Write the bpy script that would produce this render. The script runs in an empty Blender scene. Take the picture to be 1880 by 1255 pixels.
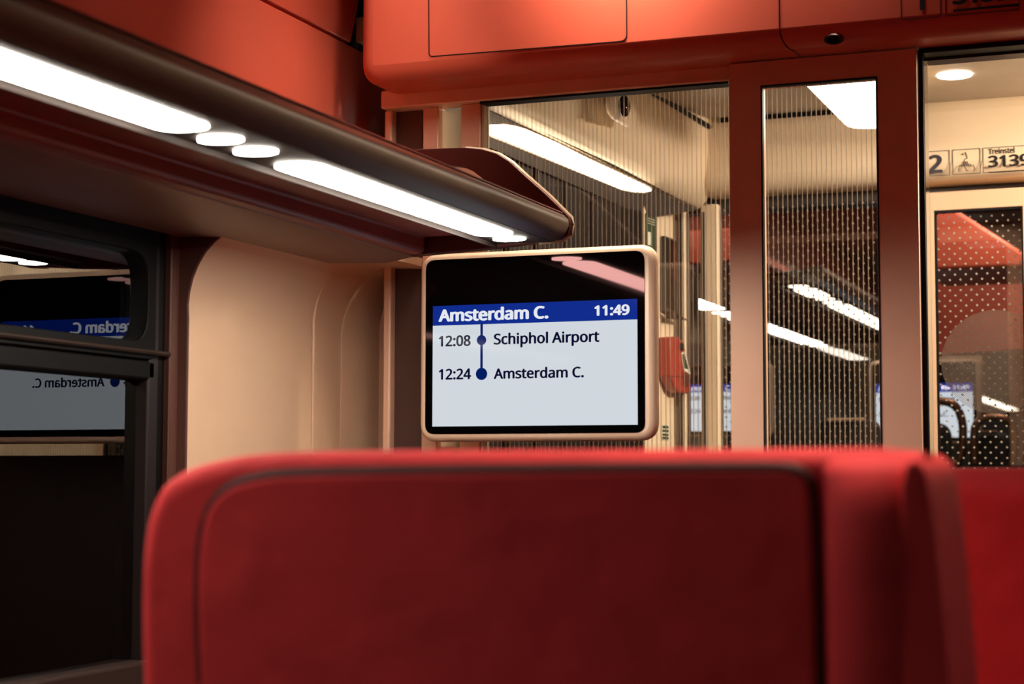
import bpy, bmesh, math
from mathutils import Vector, Matrix
C = bpy.context.scene.collection

# ------------------------------------------------------------------ camera
F = 3191.0
YAW, PIT, ROL = math.radians(21.35), math.radians(4.315), math.radians(0.108)
CAM = Vector((0, 0, 1.2))
_w = Vector((-math.sin(YAW)*math.cos(PIT), math.cos(YAW)*math.cos(PIT), math.sin(PIT)))
_r0 = Vector((math.cos(YAW), math.sin(YAW), 0)); _u0 = _r0.cross(_w)
_r = _r0*math.cos(ROL)+_u0*math.sin(ROL); _u = -_r0*math.sin(ROL)+_u0*math.cos(ROL)
def ray(px, py): return _w + _r*((px-940)/F) - _u*((py-627.5)/F)
def PY(px, py, Y):
    d = ray(px, py); return CAM + d*(Y/d.y)
def PX(px, py, X):
    d = ray(px, py); return CAM + d*(X/d.x)
def PZ(px, py, Z):
    d = ray(px, py); return CAM + d*((Z-CAM.z)/d.z)
def PP(px, py, o, n):
    d = ray(px, py); return CAM + d*((o-CAM).dot(n)/d.dot(n))

cam = bpy.data.cameras.new('camera'); co = bpy.data.objects.new('camera', cam); C.objects.link(co)
co.matrix_world = Matrix(((_r.x,_u.x,-_w.x,CAM.x),(_r.y,_u.y,-_w.y,CAM.y),(_r.z,_u.z,-_w.z,CAM.z),(0,0,0,1)))
cam.sensor_width = 36; cam.lens = 36*F/1880; cam.clip_start = .05
cam.dof.use_dof = True; cam.dof.focus_distance = 3.25; cam.dof.aperture_fstop = 5.0
bpy.context.scene.camera = co

# ------------------------------------------------------------------ materials
def lin(c): return tuple(((v/255)/12.92 if v/255 <= .04045 else ((v/255+.055)/1.055)**2.4) for v in c)
MATS = {}
def mat(name, rgb, rough=.5, metal=0, spec=.5, var=.06, scale=9, bump=0, bscale=60, coat=0):
    m = bpy.data.materials.new(name); m.use_nodes = True; nt = m.node_tree; b = nt.nodes['Principled BSDF']
    c = lin(rgb)
    tc = nt.nodes.new('ShaderNodeTexCoord'); nz = nt.nodes.new('ShaderNodeTexNoise'); nz.inputs['Scale'].default_value = scale
    nz.inputs['Detail'].default_value = 4
    nt.links.new(tc.outputs['Object'], nz.inputs['Vector'])
    rp = nt.nodes.new('ShaderNodeValToRGB'); rp.color_ramp.elements[0].position = .3; rp.color_ramp.elements[1].position = .7
    rp.color_ramp.elements[0].color = (*[v*(1-var) for v in c], 1); rp.color_ramp.elements[1].color = (*[min(1, v*(1+var)) for v in c], 1)
    nt.links.new(nz.outputs['Fac'], rp.inputs['Fac']); nt.links.new(rp.outputs['Color'], b.inputs['Base Color'])
    b.inputs['Roughness'].default_value = rough; b.inputs['Metallic'].default_value = metal
    b.inputs['Specular IOR Level'].default_value = spec; b.inputs['Coat Weight'].default_value = coat
    if bump:
        n2 = nt.nodes.new('ShaderNodeTexNoise'); n2.inputs['Scale'].default_value = bscale; n2.inputs['Detail'].default_value = 3
        nt.links.new(tc.outputs['Object'], n2.inputs['Vector'])
        bp = nt.nodes.new('ShaderNodeBump'); bp.inputs['Strength'].default_value = bump; bp.inputs['Distance'].default_value = .01
        nt.links.new(n2.outputs['Fac'], bp.inputs['Height']); nt.links.new(bp.outputs['Normal'], b.inputs['Normal'])
    MATS[name] = m; return m
def emis(name, rgb, s, raw=False, gloss=False):
    m = bpy.data.materials.new(name); m.use_nodes = True; nt = m.node_tree; b = nt.nodes['Principled BSDF']
    c = rgb if raw else lin(rgb)
    b.inputs['Base Color'].default_value = (0, 0, 0, 1) if gloss else (.6, .6, .6, 1)
    b.inputs['Roughness'].default_value = .06 if gloss else .5
    b.inputs['Specular IOR Level'].default_value = .22 if gloss else .5
    b.inputs['Emission Color'].default_value = (*c, 1); b.inputs['Emission Strength'].default_value = s
    return m
def glass(name, ior=1.5, tint=(1, 1, 1), pattern=None):
    """thin pane: see-through, mirrors by Fresnel; pattern = etched ribs / dots / mesh"""
    m = bpy.data.materials.new(name); m.use_nodes = True; nt = m.node_tree; N = nt.nodes; L = nt.links
    for n in list(N): N.remove(n)
    out = N.new('ShaderNodeOutputMaterial'); tr = N.new('ShaderNodeBsdfTransparent'); tr.inputs[0].default_value = (*tint, 1)
    gl = N.new('ShaderNodeBsdfGlossy'); gl.inputs['Roughness'].default_value = .0; gl.inputs[0].default_value = (1, 1, 1, 1)
    fr = N.new('ShaderNodeFresnel'); fr.inputs['IOR'].default_value = ior
    geo = N.new('ShaderNodeNewGeometry')
    mx = N.new('ShaderNodeMixShader'); L.new(fr.outputs[0], mx.inputs[0]); L.new(tr.outputs[0], mx.inputs[1]); L.new(gl.outputs[0], mx.inputs[2])
    last = mx.outputs[0]
    if pattern:
        tc = N.new('ShaderNodeTexCoord'); sp = N.new('ShaderNodeSeparateXYZ'); L.new(tc.outputs['Object'], sp.inputs[0])
        def M(op, a, b=None, c=None):
            n = N.new('ShaderNodeMath'); n.operation = op
            for i, v in enumerate((a, b, c)):
                if v is None: continue
                if isinstance(v, (int, float)): n.inputs[i].default_value = v
                else: L.new(v, n.inputs[i])
            return n.outputs[0]
        X, Z = sp.outputs['X'], sp.outputs['Z']
        if pattern[0] == 'ribs':
            fx = M('FRACT', M('MULTIPLY', M('ADD', X, 10), 1/pattern[1]))
            mask = M('LESS_THAN', fx, pattern[2])
            op, col = pattern[3], pattern[4]
        else:
            pt, rad = pattern[1], pattern[2]
            def lattice(off):
                a = M('SUBTRACT', M('FRACT', M('ADD', M('MULTIPLY', X, 1/pt), 100+off)), .5)
                b = M('SUBTRACT', M('FRACT', M('ADD', M('MULTIPLY', Z, 1/pt), 100+off)), .5)
                return M('LESS_THAN', M('ADD', M('MULTIPLY', a, a), M('MULTIPLY', b, b)), (rad/pt)**2)
            mask = M('MAXIMUM', lattice(0), lattice(.5)); op, col = pattern[3], pattern[4]
        df = N.new('ShaderNodeBsdfDiffuse'); df.inputs[0].default_value = (*col, 1)
        tl = N.new('ShaderNodeBsdfTranslucent'); tl.inputs[0].default_value = (*col, 1)
        m2 = N.new('ShaderNodeMixShader'); m2.inputs[0].default_value = .5; L.new(df.outputs[0], m2.inputs[1]); L.new(tl.outputs[0], m2.inputs[2])
        m3 = N.new('ShaderNodeMixShader'); L.new(M('MULTIPLY', mask, op), m3.inputs[0]); L.new(last, m3.inputs[1]); L.new(m2.outputs[0], m3.inputs[2])
        last = m3.outputs[0]
    L.new(last, out.inputs[0]); return m

RED = mat('red_panel', (208, 92, 70), .42, var=.05, scale=5)
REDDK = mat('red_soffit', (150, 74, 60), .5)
REDSEAT = mat('red_upholstery', (224, 62, 66), .75, spec=.25, var=.1, scale=14, bump=.25, bscale=22)
BEIGE = mat('beige_lining', (232, 192, 158), .5, var=.03)
CREAM = mat('cream_lining', (240, 218, 186), .45, var=.02)
FRAME = mat('champagne_frame', (240, 196, 168), .4, metal=.1, var=.04)
PLATE = mat('dark_red_plate', (84, 30, 25), .5)
BARM = mat('bar_bronze_grey', (92, 76, 66), .42, metal=.35, var=.03)
BARDK = mat('lamp_strip_dark', (46, 36, 32), .6, spec=.2)
BLACK = mat('black_rubber', (8, 7, 7), .5, var=.1, spec=.25)
WFRAME = mat('black_window_frame', (11, 9, 9), .5, var=.1, spec=.15)
BEZEL = mat('black_gloss_bezel', (5, 4, 4), .04, spec=.26, var=0, coat=0)
BEZEL.node_tree.nodes['Principled BSDF'].inputs['Specular Tint'].default_value = (1, .52, .55, 1)
SCRFR = mat('screen_frame_champagne', (238, 208, 182), .38, metal=.15, var=.03)
FLOOR = mat('floor_dark', (50, 44, 42), .7)
CEIL = mat('ceiling_grey', (190, 178, 162), .5)
GREYD = mat('grey_dark', (58, 50, 46), .4)
DARKDOOR = mat('outer_door_dark', (22, 17, 16), .35, spec=.2)
DKSEAT = mat('dark_seat_fabric', (16, 17, 26), .8, bump=.2)
HANDLE = mat('bronze_handle', (120, 84, 64), .3, metal=.8)
EXTRED = mat('extinguisher_red', (160, 40, 28), .35)
GREEN = mat('sign_green', (40, 62, 38), .5)
WHITE = mat('white_label', (225, 222, 205), .5)
INK = mat('ink_dark', (12, 10, 18), .5)
INKB = mat('ink_navy', (44, 38, 52), .5)
SMOKE = mat('smoked_mirror', (60, 40, 34), .08, metal=.6)
CHROME = mat('light_metal_edge', (225, 205, 180), .3, metal=.5)
LAMP = emis('rack_lamp_glow', (1.0, .90, .77), 40, raw=True)
LAMPR = emis('rear_lamp_glow', (1.0, .90, .77), 14, raw=True)
LAMPA = emis('aisle_rack_lamp_glow', (1.0, .90, .77), 6, raw=True)
LAMPC = emis('ceiling_lamp_glow', (1.0, .86, .68), 13, raw=True)
LAMPV = emis('vestibule_ceiling_glow', (1.0, .9, .74), 7, raw=True)
LAMPFAR = emis('far_lamp_glow', (1.0, .86, .66), 4, raw=True)
SW = emis('screen_white', (208, 215, 222), 1, gloss=True)
SB = emis('screen_blue', (16, 44, 140), 1, gloss=True)
SN = emis('screen_navy', (3, 28, 98), 1, gloss=True)
SK = emis('screen_ink', (8, 12, 44), 1, gloss=True)
ST = emis('screen_text_white', (228, 232, 240), 1, gloss=True)
WGLASS = glass('window_glass', 2.1)
RIB = glass('ribbed_glass', 1.52, pattern=('ribs', .0088, .13, .62, (.68, .58, .46)))
PLAINGL = glass('plain_glass', 1.5)
DOTGL = glass('dotted_glass', 1.5, pattern=('dots', .0245, .0023, .95, (.75, .68, .58)))
MESHGL = glass('mesh_sticker', 1.45, pattern=('dots', .0050, .00125, .6, (.55, .42, .34)))

GAPGLOW = bpy.data.materials.new('gap_glow'); GAPGLOW.use_nodes = True  # translucent material for the sheet that makes the partition gap glow
_b = GAPGLOW.node_tree.nodes['Principled BSDF']; _t = GAPGLOW.node_tree.nodes.new('ShaderNodeBsdfTranslucent'); _t.inputs[0].default_value = (.85, .8, .7, 1)
GAPGLOW.node_tree.links.new(_t.outputs[0], GAPGLOW.node_tree.nodes['Material Output'].inputs[0])
# ------------------------------------------------------------------ mesh helpers
def finish(name, bm, m, parent=None, bevel=0, seg=3, ang=35, smooth=True, origin=None):
    bmesh.ops.remove_doubles(bm, verts=bm.verts, dist=1e-6)
    bmesh.ops.recalc_face_normals(bm, faces=bm.faces)
    if smooth:
        for f in bm.faces: f.smooth = True
        for e in bm.edges:
            if len(e.link_faces) == 2:
                e.smooth = e.calc_face_angle(0) < math.radians(ang)
    if origin is None:
        if parent is not None: origin = Vector((0, 0, 0))
        else:
            lo = Vector([min(v.co[i] for v in bm.verts) for i in range(3)]); hi = Vector([max(v.co[i] for v in bm.verts) for i in range(3)])
            origin = Vector(((lo.x+hi.x)/2, (lo.y+hi.y)/2, lo.z))
    if parent is not None:
        origin = parent.matrix_world.translation
        p = parent
        origin = Vector((0, 0, 0))
        while p is not None: origin = origin + p.location; p = p.parent
    bmesh.ops.translate(bm, verts=bm.verts, vec=-origin)
    me = bpy.data.meshes.new(name); bm.to_mesh(me); bm.free()
    me.materials.append(m)
    o = bpy.data.objects.new(name, me); C.objects.link(o)
    if parent is not None: o.parent = parent
    else: o.location = origin
    if bevel:
        b = o.modifiers.new('bevel', 'BEVEL'); b.width = bevel; b.segments = seg; b.limit_method = 'ANGLE'; b.angle_limit = math.radians(40)
        b.harden_normals = False
    return o
def NB(): return bmesh.new()
def prism(bm, pts, vec):
    """closed planar loop swept by vec"""
    vec = Vector(vec); a = [bm.verts.new(p) for p in pts]; b = [bm.verts.new(Vector(p)+vec) for p in pts]
    bm.faces.new(a); bm.faces.new(b[::-1]); n = len(a)
    for i in range(n): bm.faces.new((a[i], b[i], b[(i+1) % n], a[(i+1) % n]))
    return bm
def loft(bm, A, B, closed=True):
    a = [bm.verts.new(p) for p in A]; b = [bm.verts.new(p) for p in B]; n = len(a)
    for i in range(n if closed else n-1): bm.faces.new((a[i], b[i], b[(i+1) % n], a[(i+1) % n]))
    if closed: bm.faces.new(a); bm.faces.new(b[::-1])
    return bm
def box(bm, x0, x1, y0, y1, z0, z1):
    return prism(bm, [(x0, y0, z0), (x1, y0, z0), (x1, y0, z1), (x0, y0, z1)], (0, y1-y0, 0))
def rpoly(pts, r, n=6):
    """round the corners of a 2D polygon; r = radius or list"""
    out = []; N_ = len(pts)
    for i, p in enumerate(pts):
        p = Vector(p); a = Vector(pts[i-1]); b = Vector(pts[(i+1) % N_]); ri = r[i] if isinstance(r, (list, tuple)) else r
        if ri <= 0: out.append(tuple(p)); continue
        u = (a-p); v = (b-p); ri = min(ri, u.length*.49, v.length*.49); u.normalize(); v.normalize()
        for k in range(n+1):
            t = k/n; q = (p+u*ri)*(1-t)**2 + p*2*t*(1-t) + (p+v*ri)*t*t; out.append(tuple(q))
    return out
def xz(pts, Y): return [(p[0], Y, p[1]) for p in pts]
def rect(x0, x1, z0, z1): return [(x0, z0), (x1, z0), (x1, z1), (x0, z1)]
def ringprism(bm, outer, inner, vec):
    """frame: outer and inner loops of equal count"""
    vec = Vector(vec); n = len(outer)
    a = [bm.verts.new(p) for p in outer]; b = [bm.verts.new(p) for p in inner]
    c = [bm.verts.new(Vector(p)+vec) for p in outer]; d = [bm.verts.new(Vector(p)+vec) for p in inner]
    for i in range(n):
        j = (i+1) % n
        bm.faces.new((a[i], a[j], b[j], b[i])); bm.faces.new((c[i], d[i], d[j], c[j]))
        bm.faces.new((a[i], c[i], c[j], a[j])); bm.faces.new((b[i], b[j], d[j], d[i]))
    return bm
def tube(bm, pts, r, n=10):
    pts = [Vector(p) for p in pts]; rings = []
    for i, p in enumerate(pts):
        t = (pts[min(i+1, len(pts)-1)]-pts[max(i-1, 0)]).normalized()
        s = Vector((0, 0, 1)) if abs(t.z) < .9 else Vector((0, 1, 0)); u = t.cross(s).normalized(); v = t.cross(u)
        rings.append([bm.verts.new(p+u*r*math.cos(2*math.pi*k/n)+v*r*math.sin(2*math.pi*k/n)) for k in range(n)])
    for a, b in zip(rings, rings[1:]):
        for k in range(n): bm.faces.new((a[k], b[k], b[(k+1) % n], a[(k+1) % n]))
    bm.faces.new(rings[0]); bm.faces.new(rings[-1][::-1]); return bm
def disc(bm, c, u, v, ru, rv, vec, n=32):
    return prism(bm, [Vector(c)+Vector(u)*ru*math.cos(2*math.pi*k/n)+Vector(v)*rv*math.sin(2*math.pi*k/n) for k in range(n)], vec)
def struct(o): o['kind'] = 'structure'; return o
def tag(o, label, cat, group=None):
    o['label'] = label; o['category'] = cat
    if group: o['group'] = group
    return o
def empty(name, loc):
    o = bpy.data.objects.new(name, None); o.location = loc; o.empty_display_size = .05; C.objects.link(o); return o

_FONT = None
try:
    import os
    _fd = bpy.utils.system_resource('DATAFILES', path='fonts')
    for _f in sorted(os.listdir(_fd)):
        if _f.startswith('NotoSansHebrew'): _FONT = bpy.data.fonts.load(os.path.join(_fd, _f))
except Exception: _FONT = None
def text_mesh(s, bold=0.0):
    cu = bpy.data.curves.new('t', 'FONT'); cu.body = s; cu.size = 1; cu.offset = bold; cu.resolution_u = 6
    
    if _FONT: cu.font = _FONT
    o = bpy.data.objects.new('t', cu); C.objects.link(o); bpy.context.view_layer.update()
    dg = bpy.context.evaluated_depsgraph_get(); me = bpy.data.meshes.new_from_object(o.evaluated_get(dg))
    bpy.data.objects.remove(o); bpy.data.curves.remove(cu); return me
def text_on(name, s, bl, br, tl, m, parent, bold=.02, depth=.0006, nrm=None):
    """lettering whose box spans bl->br (width) and bl->tl (height of the glyph box), standing proud by depth along nrm"""
    me = text_mesh(s, 0); xs = [v.co.x for v in me.vertices]; ys = [v.co.y for v in me.vertices]
    x0, x1, y0, y1 = min(xs), max(xs), min(ys), max(ys)
    bl, br, tl = Vector(bl), Vector(br), Vector(tl); ex = br-bl; ey = tl-bl; n = nrm or ex.cross(ey).normalized()
    bm = NB(); b_ = bold
    for k, (ox, oy) in enumerate(((0, 0), (-b_, 0), (b_, 0), (0, b_*.6), (0, -b_*.6), (-b_*.6, b_*.4), (b_*.6, b_*.4), (-b_*.6, -b_*.4), (b_*.6, -b_*.4)) if b_ else ((0, 0),)):
        t = NB(); t.from_mesh(me)
        for v in t.verts: v.co = bl + ex*((v.co.x+ox-x0+b_)/(x1-x0+2*b_)) + ey*((v.co.y+oy-y0+b_)/(y1-y0+2*b_)) + Vector(n)*(depth+k*2e-6)
        m2_ = bpy.data.meshes.new('l'); t.to_mesh(m2_); t.free(); bm.from_mesh(m2_); bpy.data.meshes.remove(m2_)
    bpy.data.meshes.remove(me)
    origin = Vector((0, 0, 0)); p = parent
    while p is not None: origin = origin + p.location; p = p.parent
    bmesh.ops.translate(bm, verts=bm.verts, vec=-origin)
    me2 = bpy.data.meshes.new(name); bm.to_mesh(me2); bm.free(); me2.materials.append(m)
    o = bpy.data.objects.new(name, me2); C.objects.link(o); o.parent = parent; return o

# ------------------------------------------------------------------ shell of our compartment
XL, XR = -1.565, 1.18
YE = 2.85
YP = 3.06            # partition plane
zu = PY(703, 176, 3.04).z       # underside of the overhead panel
zg = PY(1100, 171, 3.06).z      # top of ribbed glass
ZC = 2.3
struct(finish('floor', box(NB(), -1.7, 1.4, -2.6, 11.5, -.06, 0), FLOOR))
struct(finish('ceiling', box(NB(), -1.7, 1.4, -2.6, 3.32, ZC, ZC+.05), CEIL))
struct(finish('wall_right', box(NB(), XR, XR+.06, -2.6, 3.28, 0, ZC), BEIGE))
struct(finish('wall_back', box(NB(), -1.6, 1.2, -2.62, -2.56, 0, ZC), GREYD))

# window opening in the left wall
zs = PX(640, 82, XL).z                 # seam height on the upper wall
yw1 = PX(313, 640, XL).y               # far jamb of the window
zt = PX(200, 360, XL).z + .02
bm = NB(); box(bm, XL-.12, XL, -2.6, yw1, 0, .80); box(bm, XL-.12, XL, yw1, 3.34, 0, 1.72)
struct(finish('wall_left', bm, mat('wall_brown', (96, 60, 50), .5), bevel=.004))
bm = NB(); box(bm, XL-.10, XL, -2.6, 3.30, 1.72, zs)
struct(finish('wall_upper_left', bm, RED, bevel=.003))
bm = NB(); prism(bm, [(XL, 0, zs+.006), (XL+.02, 0, zs+.10), (XL+.12, 0, zs+.25), (XL+.12, 0, ZC), (XL-.10, 0, ZC), (XL-.10, 0, zs+.006)], (0, 5.705, 0))
bmesh.ops.translate(bm, verts=bm.verts, vec=(0, -2.6, 0))
struct(finish('trim_1', bm, RED, bevel=.008))
bm = NB(); box(bm, XL-.1, XL+.004, 3.106, 3.3, zs+.0, ZC); struct(finish('trim_2', bm, BLACK))

# window 1 : black frame, upper hinged pane, rail, lower pane
XG = -1.588
win = empty('window_1', (XG, 1.0, .80)); struct(win)
def onx(px, py, X): p = PX(px, py, X); return (p.y, p.z)
def yzp(bm, pts, x0, x1): return prism(bm, [(x0, p[0], p[1]) for p in pts], (x1-x0, 0, 0))
# frame uprights and rails in the plane of the frame
XF = XG+.013
yA = PX(290, 640, XF).y; yB = PX(272, 640, XF).y; yC = PX(246, 720, XG+.01).y
ztop = PX(100, 425, XG+.03).z+.0
r1a = PX(100, 604, XG+.03).z; r1b = PX(100, 682, XG+.013).z
yF = XF/-math.tan(YAW+math.atan((940-272)/F))*1.0
bm = NB(); box(bm, XG-.04, XF-.002, yF+.02, yw1+.12, .80, 1.72); finish('window_frame', bm, BLACK, win)
bm = NB(); box(bm, XG-.03, XF, yF, yF+.03, .80, 1.72); finish('window_frame', bm, mat('brown_stile', (30, 19, 18), .5), win, bevel=.004)
bm = NB(); box(bm, XG-.02, XG+.013, -2.6, yF+.02, ztop+.045, 1.72); finish('window_header', bm, BLACK, win, bevel=.004)
bm = NB(); box(bm, XG-.02, XG+.013, -2.6, yF+.02, r1b, r1a-.028); finish('window_rail', bm, WFRAME, win, bevel=.005)
bm = NB(); tube(bm, [(XG+.022, -2.6, (r1a+r1b)/2+.014), (XG+.022, yF+.045, (r1a+r1b)/2+.014)], .0045); finish('window_handle_rail', bm, mat('rail_dark', (90, 74, 66), .25, metal=.7), win)
yC = yF-.012
o2 = rpoly([(-2.5, r1a-.028), (yF+.012, r1a-.028), (yF+.012, ztop+.045), (-2.5, ztop+.045)], .015)
i2 = rpoly([(-2.46, r1a), (yC, r1a), (yC, ztop), (-2.46, ztop)], .05)
bm = NB(); ringprism(bm, [(XG-.01, p[0], p[1]) for p in o2], [(XG-.01, p[0], p[1]) for p in i2], (.028, 0, 0)); finish('vent_frame', bm, WFRAME, win, bevel=.003)
bm = NB(); box(bm, XG-.006, XG, -2.5, yF+.01, r1a-.02, ztop+.02); finish('glass_pane', bm, WGLASS, win, smooth=False)
bm = NB(); box(bm, XG-.016, XG-.010, -2.5, yF+.01, .90, r1b+.02); finish('glass_pane', bm, WGLASS, win, smooth=False)
bm = NB(); box(bm, XG-.03, XG+.022, -2.6, yF+.02, .80, .90); finish('window_sill', bm, mat('sill_brown', (62, 46, 42), .35), win, bevel=.006)
# side panels on the beige pillar
def pt(px, py, X): p = PX(px, py, X); return (p.y, p.z)
ytp = YP-.0
y1 = PX(345, 700, XL+.02).y; y2 = PX(572, 700, XL+.035).y; y3 = PX(627, 700, XL+.045).y; y4 = PX(697, 700, XL+.045).y; y5 = PX(718, 700, XL+.05).y
zt1 = 1.70
XP = XL+.02
def curved(outline, Ya):
    """vertical panel section that curls inward at the top: (x, z) pairs"""
    pr = []
    for x, y in outline:
        p = PY(x, y, Ya); pr.append((p.x, p.z))
    pr[0] = (XP, pr[0][1])
    return pr
y1, y2 = PX(345, 700, XP).y, PX(572, 700, XP).y
y3, y4, y5 = PX(627, 700, XP-.016).y, PX(697, 700, XP).y, PX(718, 700, XL+.05).y
ce = (-1.385, PY(697, 480, YE).z+.012)
def section(prof, Ya, off=0):
    pts = [(XP+off, .02)]+[(p[0]+off*(1-k/len(prof)), p[1]) for k, p in enumerate(prof)]+[ce, (ce[0], ce[1]+.02), (XL-.02, ce[1]+.02), (XL-.02, .02)]
    return [Vector((p[0], Ya, p[1])) for p in pts]
pf1 = curved([(345, 585), (346, 560), (349, 535), (355, 510), (364, 487), (377, 464), (393, 445), (413, 429), (440, 417)], y1)
bm = loft(NB(), section(pf1, y1), section(pf1, y2+.003))
t3_ = struct(finish('trim_3', bm, BEIGE, bevel=.004, seg=3, ang=40))
bm = NB(); box(bm, XL-.005, XL+.004, y2+.003, y2+.009, .02, 1.55); struct(finish('trim_17', bm, BLACK))
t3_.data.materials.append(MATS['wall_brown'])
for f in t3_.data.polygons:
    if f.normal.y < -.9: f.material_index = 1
pf2 = curved([(572, 606), (573, 585), (577, 560), (585, 535), (597, 512), (612, 494), (626, 483), (642, 475)], y2)
bm = loft(NB(), section(pf2, y2+.009, -.001), section(pf2, y3, -.017))
struct(finish('trim_4', bm, BEIGE, bevel=.003, seg=3, ang=40))
bm = loft(NB(), section(pf2, y3+.0005, -.017), section(pf2, y4, .004))
struct(finish('trim_5', bm, BEIGE, ang=40))
zt2 = ce[1]
bm = NB(); prism(bm, [(XL, y4+.001, .02), (XL+.066, y4+.001, .02), (XL+.07, y5, .02), (XL, y5, .02)], (0, 0, zt2-.02+.06))
struct(finish('trim_6', bm, FRAME, bevel=.006))

# ------------------------------------------------------------------ luggage rack with light bar
YE = 2.85
def q(px, py, Y=YE): p = PY(px, py, Y); return (p.x, p.z)
def ext(bm, pts, y0, y1): return prism(bm, [(p[0], y0, p[1]) for p in pts], (0, y1-y0, 0))
cs = dict(cove=[q(754, 468.3), q(700, 481)], )
# cove panel between rack and window
c0, c1 = q(754, 468.5), q(700, 481)
cz = max(c0[1], c1[1])
bm = NB(); ext(bm, [c0, c1, (XL, c1[1]+.008), (XL, cz+.06), (c0[0], cz+.06)], -2.6, YE+.02)
struct(finish('trim_7', bm, mat('cove_brown', (138, 102, 86), .45), bevel=.002))

def make_rack(name, y0, y1, lamps, dx=0, dz=0, mir=False, plate_far=True, lamp=LAMP, wallx=XL+.005):
    sx = -1 if mir else 1
    def T(p): return ((p[0]+dx)*sx + (-.39 if mir else 0), p[1]+dz)
    root = empty(name, ((-1.2+dx)*sx + (-.39 if mir else 0), (y0+y1)/2, q(900, 440)[1]+dz))
    top, b3, b4 = q(1036, 395), q(1014, 444.2), q(912, 449.5)
    prof = [(b4[0]+.004, b4[1]+.004), (b3[0], b3[1]+.002), (b3[0]+.001, b3[1]), q(1029, 438), q(1039, 428), q(1045, 414), q(1044, 403), top, (top[0]-.02, top[1]+.004), (b4[0]-.01, b4[1]+.035), q(902, 443), (b4[0], b4[1]+.003)]
    bm = NB(); ext(bm, [T(p) for p in prof], y0, y1); finish('light_bar', bm, BARM, root, bevel=.0045, seg=3, ang=50)
    # red trim edge on top of the bar
    bm = NB(); ext(bm, [T((top[0]-.022, top[1]+.003)), T((top[0]-.002, top[1]+.003)), T((top[0]-.004, top[1]+.006)), T((top[0]-.022, top[1]+.006))], y0, y1)
    finish('edge_trim', bm, PLATE, root)
    # underside
    a = q(781, 436)
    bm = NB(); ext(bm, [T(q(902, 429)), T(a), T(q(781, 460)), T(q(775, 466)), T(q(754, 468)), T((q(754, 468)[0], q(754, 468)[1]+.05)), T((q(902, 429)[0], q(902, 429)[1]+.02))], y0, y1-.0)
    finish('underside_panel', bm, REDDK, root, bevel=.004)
    # tray
    bm = NB(); ext(bm, [T((top[0]-.03, top[1]-.02)), (wallx, top[1]-.02+dz), (wallx, top[1]-.01+dz), T((top[0]-.03, top[1]-.01))], y0, y1)
    finish('rack_tray', bm, GREYD, root)
    # lamps on the lower face
    P3, P4 = Vector((T(b3)[0], 0, T(b3)[1])), Vector((T(b4)[0], 0, T(b4)[1]))
    ex = (P3-P4).normalized(); n = ex.cross(Vector((0, 1, 0))); 
    if n.z > 0: n = -n
    mid = P4+ (P3-P4)*.49; hw = (P3-P4).length*.325; P3 = P3+Vector((0, 0, .002)); P4 = P4+Vector((0, 0, .004))
    for (a0, a1) in lamps:
        L = a1-a0; r = hw; pts = []
        if L < .1:
            L = 2*hw*.66
            pts = [(.86*hw*math.cos(t*math.pi/14), (a0+a1)/2 + L/2*math.sin(t*math.pi/14)) for t in range(28)]
        else:
            pts = rpoly([(-hw, a0), (hw, a0), (hw, a1), (-hw, a1)], hw*.98, 8)
        loop = [mid+ex*p[0]+Vector((0, p[1], 0))-n*.002 for p in pts]
        bm = NB(); prism(bm, loop, n*.0042); finish('lamp_diffuser', bm, LAMPR if (lamp is LAMP and a1 < .62) else lamp, root, smooth=False)
    bm = NB(); prism(bm, [P4-n*.002+Vector((0, y0, 0)), P3-n*.002+Vector((0, y0, 0)), P3+n*.002+Vector((0, y0, 0)), P4+n*.002+Vector((0, y0, 0))], (0, y1-y0-.001, 0)); finish('lamp_strip', bm, BARDK, root, smooth=False)
    bm = NB(); ext(bm, [(P4.x+(.001 if not mir else -.001), P4.z+.001), (P4.x+(.001 if not mir else -.001), P4.z-.010), (P4.x-(.002 if not mir else -.002), P4.z-.010), (P4.x-(.002 if not mir else -.002), P4.z+.001)], y0, y1-.001); finish('lamp_lip', bm, BARDK, root, smooth=False)
    if plate_far:
        # curved end bracket with an opening
        ob = [(752, 469.5), (905, 455), (985, 444.5), (1030, 439), (1043, 430), (1047, 412), (1045, 398), (1005, 358), (962, 320), (936, 296), (912, 281), (885, 273), (850, 270), (770, 273), (735, 280), (735, 460)]
        ib = [(770, 430), (850, 425), (930, 420), (960, 410), (955, 400), (945, 390), (930, 378), (915, 362), (900, 344), (885, 327), (868, 314), (850, 306), (835, 304), (805, 303), (760, 330), (755, 400)]
        P = lambda L_: [Vector((T(q(*p))[0], y1, T(q(*p))[1])) for p in L_]
        bm = NB(); ringprism(bm, P(ob), P(ib), (0, .022, 0)); finish('end_bracket', bm, PLATE, root, bevel=.002)
        bm = NB(); outer = P(ob[2:13]); tube(bm, [v+Vector((.001, .011, 0)) for v in outer], .0035, 6); finish('bracket_highlight', bm, CHROME, root)  # pale tube painted in as the highlight along the bracket rim
        bm = NB(); ext(bm, [T(q(752, 469)), T(q(905, 454)), T(q(985, 444)), T(q(1030, 438)), T(q(1043, 412)), T(q(1030, 395)), T(q(940, 395)), T(q(752, 430))], y1+.0005, y1+.018); finish('end_cap', bm, PLATE, root, bevel=.002)
    return root
def lampY(px, py):
    b3, b4 = Vector((q(1014, 444.2)[0], 0, q(1014, 444.2)[1])), Vector((q(912, 449.5)[0], 0, q(912, 449.5)[1]))
    n = (b3-b4).normalized().cross(Vector((0, 1, 0))); return PP(px, py, b4, n).y
l2a, l2b = lampY(514, 300), lampY(925, 431)
d1, d2, d3 = lampY(406, 255), lampY(473, 277), lampY(950, 437)
l1b = lampY(350, 238)
w = d2-d1
L2 = l2b-l2a
l1a = .66
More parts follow.
